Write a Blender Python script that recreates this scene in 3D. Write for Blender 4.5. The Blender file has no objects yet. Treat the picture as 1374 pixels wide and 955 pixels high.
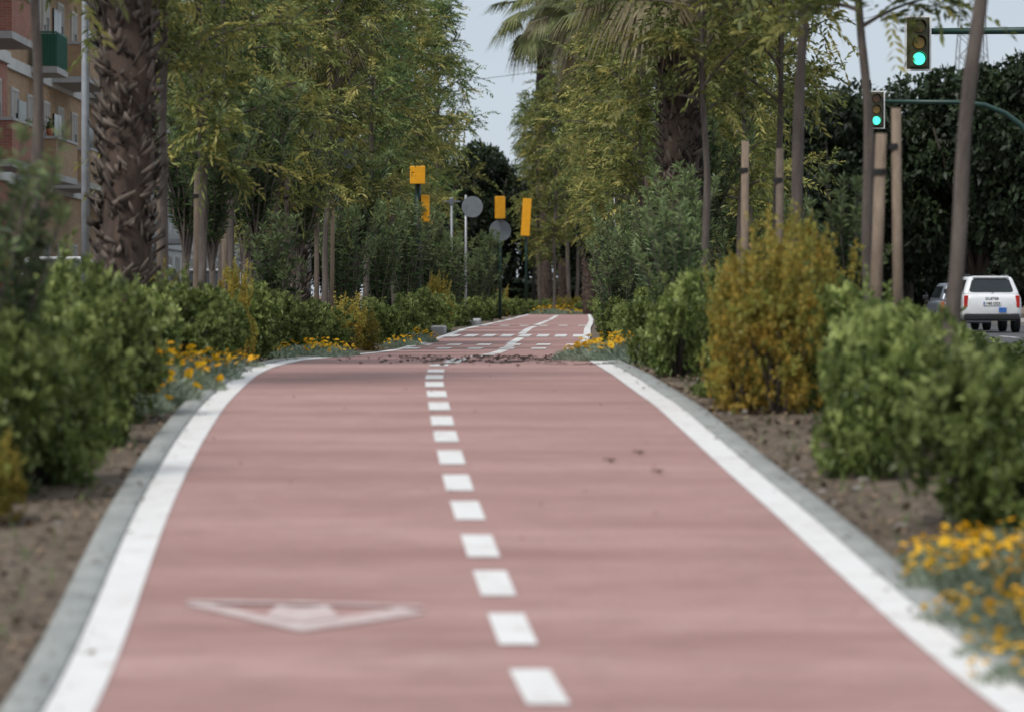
import bpy, math, random
import numpy as np
from mathutils import Vector, Matrix
random.seed(7)
R = np.random.default_rng(7)
F = 4500.0; CX = 687.0; HY = 395.0
ZC = 1.10
scene = bpy.context.scene
scene.view_settings.view_transform = 'Standard'
scene.view_settings.look = 'None'
scene.view_settings.exposure = 0
COL = scene.collection

# ------------------------------------------------------------ profiles
_zp = [(-60,-1.3),(0,-1.2),(6,-1.135),(9.06,-1.097),(10.1,-1.054),(11.16,-.992),(13.08,-.872),(16.2,-.72),(18.6,-.62),(22.3,-.545),(24.5,-.533),(28,-.55),(35,-.64),(42,-.725),(47,-.77),(60,-.74),(69,-.71),(85,-.74),(100,-.77),(140,-.84),(150,-.95),(170,-1.1),(220,-1.2),(4000,-1.2)]
_cp = [(-60,2.6),(0,.5),(5,.28),(9.2,.08),(12.4,-.119),(15.6,-.284),(18.9,-.41),(22,-.51),(25,-.56),(29,-.55),(35,-.48),(42,-.40),(47,-.31),(53,-.12),(60,.08),(70,.31),(85,.72),(100,1.1),(140,1.96),(160,2.2),(4000,2.2)]
_t = np.arange(-60, 400, .25)
def _smooth(pts, w):
    v = np.interp(_t, [p[0] for p in pts], [p[1] for p in pts])
    k = np.hanning(w); k /= k.sum()
    return np.convolve(np.pad(v, w//2, mode='edge'), k, mode='valid')[:len(_t)]
_zs = _smooth(_zp, 11); _cs = _smooth(_cp, 25)
SL, SR = -.80, -1.14
def zp(d): return np.interp(d, _t, _zs) + ZC
def cp(d): return np.interp(d, _t, _cs)
def gz(X, d):
    w = X - cp(d); u = np.abs(w)
    s = np.clip((u-3.2)/2.6, 0, 1); s = s*s*(3-2*s)
    return zp(d)*(1-s) + (ZC+np.where(w > 0, SR, SL))*s - .03
def PX(px, d): return (px-CX)/F*d
def PZ(py, d): return ZC - (py-HY)/F*d

# ------------------------------------------------------------ materials
def new_mat(name):
    m = bpy.data.materials.new(name); m.use_nodes = True
    nt = m.node_tree; b = nt.nodes['Principled BSDF']
    return m, nt, b
def ramp(nt, fac, stops):
    r = nt.nodes.new('ShaderNodeValToRGB')
    e = r.color_ramp.elements
    while len(e) < len(stops): e.new(.5)
    for i, (p, c) in enumerate(stops):
        e[i].position = p; e[i].color = (c[0], c[1], c[2], 1)
    nt.links.new(fac, r.inputs[0]); return r.outputs[0]
def mixc(nt, fac, a, b, mode='MIX'):
    m = nt.nodes.new('ShaderNodeMix'); m.data_type = 'RGBA'; m.blend_type = mode
    for i, v in ((0, fac), (6, a), (7, b)):
        if isinstance(v, (int, float)): m.inputs[i].default_value = v
        elif isinstance(v, tuple): m.inputs[i].default_value = (v[0], v[1], v[2], 1)
        else: nt.links.new(v, m.inputs[i])
    return m.outputs[2]
def noise(nt, scale, detail=4, rough=.6, coord='Object', stretch=None):
    tc = nt.nodes.new('ShaderNodeTexCoord')
    n = nt.nodes.new('ShaderNodeTexNoise')
    n.inputs['Scale'].default_value = scale; n.inputs['Detail'].default_value = detail; n.inputs['Roughness'].default_value = rough
    src = tc.outputs[coord]
    if stretch:
        mp = nt.nodes.new('ShaderNodeMapping'); mp.inputs['Scale'].default_value = stretch
        nt.links.new(src, mp.inputs[0]); src = mp.outputs[0]
    nt.links.new(src, n.inputs['Vector'])
    return n.outputs['Fac']
def bump(nt, b, h, strength=.4, dist=.02):
    bn = nt.nodes.new('ShaderNodeBump'); bn.inputs['Strength'].default_value = strength; bn.inputs['Distance'].default_value = dist
    nt.links.new(h, bn.inputs['Height']); nt.links.new(bn.outputs[0], b.inputs['Normal'])
def simple(name, col, rough=.6, metal=0, var=.15, scale=6, bmp=0, emis=None):
    m, nt, b = new_mat(name)
    f = noise(nt, scale)
    lo = tuple(c*(1-var) for c in col); hi = tuple(min(1, c*(1+var)) for c in col)
    nt.links.new(ramp(nt, f, [(.3, lo), (.7, hi)]), b.inputs['Base Color'])
    b.inputs['Roughness'].default_value = rough; b.inputs['Metallic'].default_value = metal
    if bmp: bump(nt, b, noise(nt, scale*6), bmp, .01)
    if emis:
        b.inputs['Emission Color'].default_value = (*emis[0], 1); b.inputs['Emission Strength'].default_value = emis[1]
    return m
def leafmat(name, c0, c1, tip=None, nscale=1.5, trans=.3, rough=.5):
    m, nt, b = new_mat(name)
    g = nt.nodes.new('ShaderNodeNewGeometry')
    f = noise(nt, nscale, 3)
    a = nt.nodes.new('ShaderNodeMath'); a.operation = 'MULTIPLY_ADD'
    nt.links.new(g.outputs['Random Per Island'], a.inputs[0]); a.inputs[1].default_value = .6
    mm = nt.nodes.new('ShaderNodeMath'); mm.operation = 'MULTIPLY_ADD'; mm.inputs[1].default_value = 1.4; mm.inputs[2].default_value = -.5
    nt.links.new(f, mm.inputs[0]); nt.links.new(mm.outputs[0], a.inputs[2])
    oi = nt.nodes.new('ShaderNodeObjectInfo')
    col = ramp(nt, a.outputs[0], [(.1, c0), (.9, c1)])
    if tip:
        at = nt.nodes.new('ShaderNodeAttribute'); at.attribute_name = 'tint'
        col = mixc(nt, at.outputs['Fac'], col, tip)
    hs = nt.nodes.new('ShaderNodeHueSaturation')
    v = nt.nodes.new('ShaderNodeMapRange'); v.inputs[3].default_value = .75; v.inputs[4].default_value = 1.25
    nt.links.new(oi.outputs['Random'], v.inputs[0]); nt.links.new(v.outputs[0], hs.inputs['Value'])
    nt.links.new(col, hs.inputs['Color']); col = hs.outputs[0]
    nt.links.new(col, b.inputs['Base Color']); b.inputs['Roughness'].default_value = rough
    b.inputs['Specular IOR Level'].default_value = .3
    tr = nt.nodes.new('ShaderNodeBsdfTranslucent'); nt.links.new(col, tr.inputs[0])
    mx = nt.nodes.new('ShaderNodeMixShader'); mx.inputs[0].default_value = trans
    nt.links.new(b.outputs[0], mx.inputs[1]); nt.links.new(tr.outputs[0], mx.inputs[2])
    nt.links.new(mx.outputs[0], nt.nodes['Material Output'].inputs[0])
    return m

M = {}
M['feather'] = leafmat('feather_leaf', (.045,.065,.02), (.27,.30,.085), (.45,.40,.12), trans=.35)
M['feather_b'] = leafmat('feather_leaf_green', (.03,.058,.02), (.175,.25,.08), (.32,.36,.12), trans=.35)
M['oleander'] = leafmat('lance_leaf', (.03,.055,.025), (.15,.22,.095), (.30,.37,.16), rough=.4)
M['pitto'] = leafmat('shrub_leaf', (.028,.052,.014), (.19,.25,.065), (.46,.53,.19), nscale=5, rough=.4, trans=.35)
M['ochre'] = leafmat('ochre_leaf', (.10,.10,.02), (.56,.37,.065), (.38,.43,.11), nscale=4, trans=.4)
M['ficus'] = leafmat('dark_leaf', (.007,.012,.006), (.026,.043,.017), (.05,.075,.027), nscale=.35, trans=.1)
M['silver'] = leafmat('silver_leaf', (.15,.20,.13), (.40,.46,.36), nscale=5)
M['petal'] = leafmat('yellow_petal', (.84,.44,.008), (.95,.62,.02), nscale=5, trans=.25)
M['palmgreen'] = leafmat('palm_leaf', (.04,.06,.02), (.17,.20,.075), (.36,.33,.15), nscale=1)
M['palmdry'] = leafmat('dry_palm_leaf', (.12,.10,.055), (.30,.26,.15), nscale=1)
M['litter'] = leafmat('litter_leaf', (.045,.03,.018), (.28,.20,.13), nscale=2, trans=.05)
M['grass'] = leafmat('weed_leaf', (.06,.09,.03), (.2,.25,.09), nscale=2)
M['debris'] = leafmat('debris_leaf', (.05,.032,.024), (.16,.10,.07), nscale=2, trans=0)

def barkmat(name, a, b_, sc=12):
    m, nt, b = new_mat(name)
    f = noise(nt, sc, 6, .7, stretch=(1,1,.25))
    nt.links.new(ramp(nt, f, [(.3, a), (.7, b_)]), b.inputs['Base Color'])
    b.inputs['Roughness'].default_value = .9; bump(nt, b, f, .7, .02); return m
M['bark'] = barkmat('young_bark', (.045,.036,.032), (.165,.135,.115))
M['bark_dark'] = barkmat('dark_bark', (.03,.024,.02), (.1,.08,.065))
M['stake'] = barkmat('stake_wood', (.15,.11,.08), (.30,.23,.17), 20)
M['stake_old'] = barkmat('weathered_stake_wood', (.09,.07,.055), (.22,.17,.13), 20)
M['palmbark'] = barkmat('palm_bark', (.03,.022,.018), (.12,.08,.06), 10)
M['boot'] = leafmat('palm_boot', (.03,.025,.022), (.185,.15,.125), nscale=6, trans=0, rough=.9)
M['rubber'] = simple('black_rubber', (.015,.015,.015), .8)
m, nt, b = new_mat('red_path')
f1 = noise(nt, .9, 5, .65, stretch=(.3,1.8,1)); f3 = noise(nt, 3.3, 6, .7); f2 = noise(nt, 130, 2, .7); f4 = noise(nt, 1.6, 6, .75)
c = ramp(nt, f1, [(.32, (.32,.18,.162)), (.5, (.41,.245,.222)), (.7, (.50,.315,.288))])
c = mixc(nt, ramp(nt, f3, [(.45, (0,0,0)), (.8, (.6,.6,.6))]), c, (.27,.155,.14))
c = mixc(nt, ramp(nt, f4, [(.56, (0,0,0)), (.75, (.4,.4,.4))]), c, (.50,.37,.34))
c = mixc(nt, ramp(nt, f2, [(.35, (.4,.4,.4)), (.6, (0,0,0))]), c, (.22,.125,.115))
nt.links.new(c, b.inputs['Base Color']); b.inputs['Roughness'].default_value = .8; b.inputs['Specular IOR Level'].default_value = .3
bump(nt, b, noise(nt, 90, 3), .35, .006); M['path'] = m
m, nt, b = new_mat('white_paint')
f1 = noise(nt, 7, 6, .75); f2 = noise(nt, 70, 2)
c = ramp(nt, f1, [(.25, (.50,.42,.40)), (.45, (.70,.68,.66)), (.8, (.80,.79,.77))])
nt.links.new(c, b.inputs['Base Color']); b.inputs['Roughness'].default_value = .7; bump(nt, b, f2, .2, .004); M['paint'] = m
m, nt, b = new_mat('worn_paint')
f1 = noise(nt, 12, 6, .75)
c = ramp(nt, f1, [(.3, (.43,.28,.26)), (.5, (.54,.43,.41)), (.7, (.63,.56,.54))])
nt.links.new(c, b.inputs['Base Color']); b.inputs['Roughness'].default_value = .75; M['worn'] = m
m, nt, b = new_mat('kerb_concrete')
f1 = noise(nt, 5, 6, .7); c = ramp(nt, f1, [(.3, (.22,.23,.22)), (.7, (.36,.37,.35))])
tc = nt.nodes.new('ShaderNodeTexCoord'); sx = nt.nodes.new('ShaderNodeSeparateXYZ'); nt.links.new(tc.outputs['Object'], sx.inputs[0])
md = nt.nodes.new('ShaderNodeMath'); md.operation = 'FRACT'; nt.links.new(sx.outputs[1], md.inputs[0])
c = mixc(nt, ramp(nt, md.outputs[0], [(.0, (.8,.8,.8)), (.02, (0,0,0))]), c, (.12,.11,.1))
nt.links.new(c, b.inputs['Base Color']); b.inputs['Roughness'].default_value = .85; bump(nt, b, noise(nt, 80), .3, .005); M['kerb'] = m
m, nt, b = new_mat('soil')
f1 = noise(nt, 1.3, 6, .7); f2 = noise(nt, 22, 5, .75)
c = ramp(nt, f1, [(.3, (.085,.062,.043)), (.5, (.165,.122,.086)), (.72, (.26,.205,.155))])
c = mixc(nt, .7, c, ramp(nt, f2, [(.3, (.1,.1,.1)), (.7, (.9,.9,.9))]), 'OVERLAY')
nt.links.new(c, b.inputs['Base Color']); b.inputs['Roughness'].default_value = .95; bump(nt, b, f2, .9, .04); M['soil'] = m
m, nt, b = new_mat('asphalt')
f1 = noise(nt, .6, 5); nt.links.new(ramp(nt, f1, [(.3, (.045,.045,.047)), (.7, (.085,.085,.085))]), b.inputs['Base Color'])
b.inputs['Roughness'].default_value = .85; bump(nt, b, noise(nt, 50), .3, .01); M['asphalt'] = m
M['pavement'] = simple('pavement_slab', (.30,.28,.26), .85, scale=2, bmp=.2)
def brickmat(name, a, b_, mortar):
    m, nt, b = new_mat(name)
    tc = nt.nodes.new('ShaderNodeTexCoord')
    sp = nt.nodes.new('ShaderNodeSeparateXYZ'); nt.links.new(tc.outputs['Object'], sp.inputs[0])
    ad = nt.nodes.new('ShaderNodeMath'); nt.links.new(sp.outputs[0], ad.inputs[0]); nt.links.new(sp.outputs[1], ad.inputs[1])
    cb = nt.nodes.new('ShaderNodeCombineXYZ'); nt.links.new(ad.outputs[0], cb.inputs[0]); nt.links.new(sp.outputs[2], cb.inputs[1])
    br = nt.nodes.new('ShaderNodeTexBrick'); nt.links.new(cb.outputs[0], br.inputs[0])
    br.inputs['Scale'].default_value = 1; br.inputs['Brick Width'].default_value = .25; br.inputs['Row Height'].default_value = .075
    br.inputs['Mortar Size'].default_value = .008
    br.inputs['Color1'].default_value = (*a, 1); br.inputs['Color2'].default_value = (*b_, 1); br.inputs['Mortar'].default_value = (*mortar, 1)
    c = mixc(nt, .35, br.outputs[0], ramp(nt, noise(nt, .8, 5), [(.3, (.2,.2,.2)), (.7, (.8,.8,.8))]), 'SOFT_LIGHT')
    nt.links.new(c, b.inputs['Base Color']); b.inputs['Roughness'].default_value = .85; return m
M['brick'] = brickmat('red_brick', (.38,.14,.09), (.29,.10,.065), (.28,.22,.19))
M['beige'] = brickmat('beige_brick', (.44,.28,.15), (.34,.21,.11), (.32,.27,.21))
M['render'] = simple('white_render', (.60,.60,.58), .85, var=.1, scale=.8)
M['slab'] = simple('slab_concrete', (.42,.41,.40), .8, scale=2)
M['stone'] = simple('pale_stone', (.28,.25,.22), .9, scale=20)
M['glass'] = simple('window_glass', (.02,.026,.03), .15, var=.3, scale=.7)
M['shutter'] = simple('shutter', (.40,.37,.34), .6, scale=2)
M['greenpaint'] = simple('green_paint', (.015,.12,.075), .5)
M['steel'] = simple('galvanised_steel', (.34,.36,.38), .5, .4)
M['signback'] = simple('sign_back_grey', (.19,.215,.24), .5, .3)
M['polegreen'] = simple('dark_green_metal', (.012,.045,.035), .45)
M['black'] = simple('black_plastic', (.012,.014,.014), .5)
M['olive'] = simple('olive_housing', (.045,.042,.014), .5)
M['whitepl'] = simple('white_border', (.75,.75,.73), .5, var=.05)
M['framepl'] = simple('window_frame_paint', (.5,.48,.45), .5, var=.05)
M['yellow'] = simple('signal_yellow', (.85,.38,.008), .5, var=.1)
M['gold'] = simple('flower_centre', (.62,.27,.01), .6)
M['lens_red'] = simple('red_lens', (.16,.07,.015), .3)
M['lens_amber'] = simple('amber_lens', (.40,.24,.03), .3)
M['lens_green'] = simple('green_lens_lit', (.05,.6,.4), .3, emis=((.08,1,.62), 1.6))
M['carwhite'] = simple('white_car_paint', (.74,.75,.76), .25, var=.04)
M['cargrey'] = simple('grey_car_paint', (.16,.18,.21), .3, .3, var=.05)
M['cardark'] = simple('dark_car_paint', (.03,.032,.04), .25, .2)
M['tail'] = simple('tail_lamp_red', (.45,.015,.01), .25)
M['chrome'] = simple('chrome', (.55,.55,.56), .2, .9)
M['plate'] = simple('number_plate_white', (.75,.75,.73), .5, var=.03)
M['blue'] = simple('blue_paint', (.03,.13,.42), .5)
M['ink'] = simple('black_ink', (.02,.02,.022), .5)
M['orange'] = simple('orange_plastic', (.75,.13,.015), .4)
M['terra'] = simple('terracotta', (.4,.15,.08), .8)

# ------------------------------------------------------------ mesh builder
class MB:
    def __init__(s): s.v = []; s.f = []; s.m = []
    def add(s, vs, fs, m=0):
        o = len(s.v); s.v += [tuple(map(float, v)) for v in vs]
        for f in fs: s.f.append(tuple(i+o for i in f)); s.m.append(m)
    def box(s, x0,x1,y0,y1,z0,z1, m=0):
        s.add([(x0,y0,z0),(x1,y0,z0),(x1,y1,z0),(x0,y1,z0),(x0,y0,z1),(x1,y0,z1),(x1,y1,z1),(x0,y1,z1)],
              [(0,3,2,1),(4,5,6,7),(0,1,5,4),(1,2,6,5),(2,3,7,6),(3,0,4,7)], m)
    def tube(s, pts, rad, n=8, m=0, cap=True):
        pts = [Vector(p) for p in pts]; vs = []; k = len(pts)
        if not hasattr(rad, '__len__'): rad = [rad]*k
        for i, p in enumerate(pts):
            t = (pts[min(i+1,k-1)]-pts[max(i-1,0)]).normalized()
            a = Vector((0,1,0)) if abs(t.y) < .8 else Vector((1,0,0))
            u = t.cross(a).normalized(); w = t.cross(u)
            for j in range(n):
                an = 2*math.pi*j/n
                vs.append(p + (u*math.cos(an)+w*math.sin(an))*rad[i])
        fs = []
        for i in range(k-1):
            for j in range(n):
                fs.append((i*n+j, i*n+(j+1)%n, (i+1)*n+(j+1)%n, (i+1)*n+j))
        if cap: fs.append(tuple(range(n))); fs.append(tuple((k-1)*n+j for j in reversed(range(n))))
        s.add(vs, fs, m)
    def mesh(s, name, mats, smooth=False, bevel=0, seg=2):
        me = bpy.data.meshes.new(name); me.from_pydata(s.v, [], s.f)
        for k in mats: me.materials.append(M[k])
        me.polygons.foreach_set('material_index', s.m)
        import bmesh
        bm = bmesh.new(); bm.from_mesh(me); bmesh.ops.recalc_face_normals(bm, faces=bm.faces)
        if bevel:
            bmesh.ops.bevel(bm, geom=[e for e in bm.edges], offset=bevel, segments=seg, affect='EDGES', profile=.5)
        bm.to_mesh(me); bm.free()
        if smooth:
            me.polygons.foreach_set('use_smooth', [True]*len(me.polygons))
        me.update(); return me
def npmesh(name, V, Q, mats, tint=None, midx=None, smooth=False):
    me = bpy.data.meshes.new(name); nv = len(V); nq = len(Q)
    me.vertices.add(nv); me.vertices.foreach_set('co', np.asarray(V, np.float32).ravel())
    me.loops.add(nq*4); me.loops.foreach_set('vertex_index', np.asarray(Q, np.int32).ravel())
    me.polygons.add(nq); me.polygons.foreach_set('loop_start', np.arange(0, nq*4, 4, dtype=np.int32))
    me.polygons.foreach_set('loop_total', np.full(nq, 4, dtype=np.int32))
    for k in mats: me.materials.append(M[k])
    if midx is not None: me.polygons.foreach_set('material_index', np.asarray(midx, np.int32))
    if smooth: me.polygons.foreach_set('use_smooth', np.ones(nq, dtype=bool))
    me.update(calc_edges=True)
    if tint is not None:
        a = me.attributes.new('tint', 'FLOAT', 'POINT'); a.data.foreach_set('value', np.asarray(tint, np.float32))
    return me
def nrm(a): return a/np.maximum(np.linalg.norm(a, axis=-1, keepdims=True), 1e-9)
def leafquads(P, D, L, W, droop=.15, S=None):
    n = len(P); D = nrm(D)
    if S is None: S = nrm(np.cross(D, R.normal(size=(n,3))))
    L = np.broadcast_to(L, (n,))[:,None]; W = np.broadcast_to(W, (n,))[:,None]
    mid = P + D*L*.5; tip = P + D*L; tip = tip - np.array([0,0,1])*L*droop
    V = np.stack([P, mid+S*W/2, tip, mid-S*W/2], 1).reshape(-1,3)
    Q = np.arange(4*n).reshape(n,4)
    return V, Q
def obj(name, me, parent=None, loc=(0,0,0), rot=(0,0,0), sc=(1,1,1)):
    o = bpy.data.objects.new(name, me); COL.objects.link(o)
    o.location = loc; o.rotation_euler = rot
    o.scale = sc if hasattr(sc, '__len__') else (sc,sc,sc)
    if parent: o.parent = parent
    return o
def top(o, label, cat, group=None):
    o['label'] = label; o['category'] = cat
    if group: o['group'] = group
    return o
def struct(o, label, cat):
    o['kind'] = 'structure'; o['label'] = label; o['category'] = cat; return o
def stuff(o, label, cat):
    o['kind'] = 'stuff'; o['label'] = label; o['category'] = cat; return o

# ------------------------------------------------------------ ground
KO = 1.445
ds = np.unique(np.concatenate([np.arange(-60,6,3), np.arange(6,40,.16), np.arange(40,150,.8), np.arange(150,260,5), np.array([300,400,600,1000,1800,3000])]))
ui = np.concatenate([np.arange(-4.5,-1.5,.07), np.array([-1.45,-1.36,-1.3,-.6,0,.6,1.3,1.36,1.45]), np.arange(1.5,4.5,.07)])
uu = np.unique(np.concatenate([np.array([-1500,-600,-200,-80,-40,-25,-20,-16,-13,-11,-9,-8,-7,-6.4,-5.8,-5.2]), ui, np.array([5.2,5.8,6.4,7,8,9,11,13,16,20,25,40,80,200,600,1500])]))
D2, U2 = np.meshgrid(ds, uu, indexing='ij')
X2 = cp(D2)+U2; Z2 = gz(X2, D2)
def fbm(x, y):
    z = np.zeros_like(x); rr = np.random.default_rng(3)
    for k in range(26):
        fr = 2.0*1.19**k; a = rr.uniform(0, 2*math.pi); ph = rr.uniform(0, 6.28)
        z += np.sin((x*math.cos(a)+y*math.sin(a))*fr+ph)/(1+.28*k)
    return z/3
msk = np.clip((np.abs(U2)-1.47)/.2, 0, 1)*(np.abs(U2) < 6)*(D2 < 150)
Z2 = Z2 + msk*(fbm(X2, D2)*.02)
nd, nu = D2.shape
V = np.stack([X2, D2, Z2], -1).reshape(-1,3)
I = np.arange(nd*nu).reshape(nd, nu)
Q = np.stack([I[:-1,:-1], I[:-1,1:], I[1:,1:], I[1:,:-1]], -1).reshape(-1,4)
g = obj('ground', npmesh('ground', V, Q, ['soil'], smooth=True))
struct(g, 'bare brown planting soil beside the cycle path', 'ground')

pd = np.unique(np.concatenate([np.arange(2,40,.16), np.arange(40,150,.8)]))
def ribbon(name, u0, u1, dz, mats, d=pd, thick=0):
    c = cp(d)
    if thick:
        prof = [(u0,dz-thick),(u0,dz-.008),(u0+.008*(1 if u1>u0 else -1),dz),(u1-.008*(1 if u1>u0 else -1),dz),(u1,dz-.008),(u1,dz-thick)]
    else: prof = [(u0,dz),(u1,dz)]
    V = np.stack([np.stack([c+p[0], d, zp(d)+p[1]], -1) for p in prof], 1)
    n = len(prof); V = V.reshape(-1,3); I = np.arange(len(d)*n).reshape(len(d), n)
    Q = np.stack([I[:-1,:-1], I[:-1,1:], I[1:,1:], I[1:,:-1]], -1).reshape(-1,4)
    return npmesh(name, V, Q, mats)
path = obj('path', ribbon('path', -1.33, 1.33, 0, ['path']))
struct(path, 'red surfaced two way cycle path over a hump', 'cycle path')
for sg in (-1, 1):
    o = obj('edge_line', ribbon('edge_line', 1.195 if sg > 0 else -1.328, 1.328 if sg > 0 else -1.195, .004, ['paint'], d=pd[(pd<148)]), path)
    k = obj('kerb', ribbon('kerb', 1.332 if sg > 0 else -KO, KO if sg > 0 else -1.332, .012, ['kerb'], d=pd[pd<37], thick=.12))
    struct(k, 'grey concrete edging kerb along the cycle path', 'kerb')
def strip(mb, d0, d1, u0, u1, dz=.004, m=0, n=4):
    vs = []
    for i in range(n+1):
        d = d0+(d1-d0)*i/n; c = float(cp(d))
        vs += [(c+u0, d, float(zp(d))+dz), (c+u1, d, float(zp(d))+dz)]
    mb.add(vs, [(2*i,2*i+1,2*i+3,2*i+2) for i in range(n)], m)
def gp(px, py):
    dd = np.arange(8, 28, .005); y = HY+(ZC-zp(dd))*F/dd
    i = int(np.argmin(np.abs(y-py))); return (float((px-CX)/F*dd[i]), float(dd[i]))
cen = [gp(x,y) for x,y in ((723,923),(687,845),(663,783),(644,733),(627,685),(614,648),(605,614),(598,586),(593,565),(589,545),(586,529),(583,516),(583,506),(585,498))]
cen = [(cen[0][0]+.085*(3-k), cen[0][1]-1.06*(3-k)) for k in range(3)]+cen
for k, (x, d) in enumerate(cen):
    x0, d0 = cen[max(k-1,0)]; x1, d1 = cen[min(k+1,len(cen)-1)]
    sl = (x1-x0)/(d1-d0); L = (d1-d0)/(2 if 0 < k < len(cen)-1 else 1)*.6; hw_ = .058
    vs = []
    for i in range(5):
        dd = d+(i/4-.5)*L; xx = x+sl*(dd-d); z = float(zp(dd))+.004
        vs += [(xx-hw_,dd,z),(xx+hw_,dd,z)]
    mb = MB(); mb.add(vs, [(2*i,2*i+1,2*i+3,2*i+2) for i in range(4)])
    obj('lane_dash', mb.mesh('lane_dash', ['paint']), path)
for (a, b_, o_) in ((25.0,26.0,0),(26.6,30.5,.08),(33,35,.14),(36,38.4,.2),(39.2,45.8,.22),(48.5,49.8,.2),(51.5,57.5,.14),(62,75.5,.05),(79,100,0),(102,130,0)):
    mb = MB(); strip(mb, a, b_, -.07+o_, .07+o_, n=10); obj('centre_line', mb.mesh('centre_line', ['paint']), path)
for (dd, ln, n_) in ((46.6,1.4,6),(50.0,1.2,6),(58.2,3.0,8),(76,2.2,6)):
    for i in range(n_):
        u = -1.12+2.24*i/(n_-1)
        mb = MB(); strip(mb, dd, dd+ln, u-.105, u+.105, .008); obj('crossing_mark', mb.mesh('crossing_mark', ['paint']), path)
def poly_mark(name, pts, mat, dz=.004):
    mb = MB()
    for q in pts:
        vs = []; n = 6; (a, b_, c, e) = q
        for i in range(n+1):
            t = i/n
            for (p0, p1) in ((a, b_), (e, c)):
                x = p0[0]+(p1[0]-p0[0])*t; dd = p0[1]+(p1[1]-p0[1])*t
                vs.append((x, dd, float(zp(dd))+dz))
        mb.add(vs, [(2*i,2*i+2,2*i+3,2*i+1) for i in range(n)])
    return mb.mesh(name, [mat])
Q_ = [ [gp(244,812), gp(404,849), gp(404,838), gp(282,812)],
       [gp(404,849), gp(573,824), gp(535,816), gp(404,838)] ]
obj('arrow_marking', poly_mark('arrow_marking', Q_, 'worn'), path)
Q_ = [ [gp(356,828), gp(404,839), gp(404,818), gp(372,814)],
       [gp(404,839), gp(456,830), gp(440,815), gp(404,818)] ]
obj('arrow_marking', poly_mark('arrow_marking', Q_, 'worn', .007), path)
Q_ = [ [gp(246,811.5), gp(404,813.5), gp(404,811), gp(256,809)],
       [gp(404,813.5), gp(572,818), gp(562,815.5), gp(404,811)] ]
obj('arrow_marking', poly_mark('arrow_marking', Q_, 'worn', .010), path)

# streets
def sheet(name, x0, x1, y0, y1, z, mat):
    mb = MB(); n = 40
    for i in range(n):
        a = y0+(y1-y0)*i/n; b_ = y0+(y1-y0)*(i+1)/n
        mb.add([(x0,a,z),(x1,a,z),(x1,b_,z),(x0,b_,z)], [(0,1,2,3)])
    return obj(name, mb.mesh(name, [mat]))
ZS = ZC+SL; ZR = ZC+SR
struct(sheet('road', 8.2, 18.5, -40, 420, ZR+.004, 'asphalt'), 'dark asphalt street beside the planted strip', 'road')
struct(sheet('road', -12.2, -7.2, -40, 420, ZS+.004, 'asphalt'), 'dark asphalt street with parked cars', 'road')
for nm, a, b_, zz in (('pavement', 18.62, 22.5, ZR), ('pavement', -13.8, -12.32, ZS)):
    mb = MB(); mb.box(a, b_, -40, 420, zz-.1, zz+.13); struct(obj(nm, mb.mesh(nm, ['pavement'])), 'grey paved footway with raised kerb', 'pavement')
mb = MB(); mb.box(7.95, 8.18, -40, 420, ZR-.1, ZR+.10); struct(obj('kerb', mb.mesh('kerb', ['kerb'])), 'raised concrete kerb at the street edge', 'kerb')
mb = MB(); mb.box(-7.18, -6.95, -40, 420, ZS-.1, ZS+.10); struct(obj('kerb', mb.mesh('kerb', ['kerb'])), 'raised concrete kerb at the street edge', 'kerb')
mb = MB()
for i in range(60): mb.box(13.2, 13.32, 10+6*i, 13+6*i, ZR+.006, ZR+.009)
o = obj('lane_marking', mb.mesh('lane_marking', ['paint'])); struct(o, 'white broken line painted on the street', 'lane marking')
for (px, dd, w, l) in ((640,66,1.5,5),(664,84,1.0,8)):
    X = min(PX(px, dd), float(cp(dd))-1.5-w/2)
    mb = MB(); mb.box(-w/2, w/2, -l/2, l/2, -.15, .11); o = obj('kerb', mb.mesh('kerb', ['slab'], bevel=.02), loc=(X, dd, float(zp(dd))))
    struct(o, 'pale concrete kerbed island beside the crossing', 'kerb')

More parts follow.
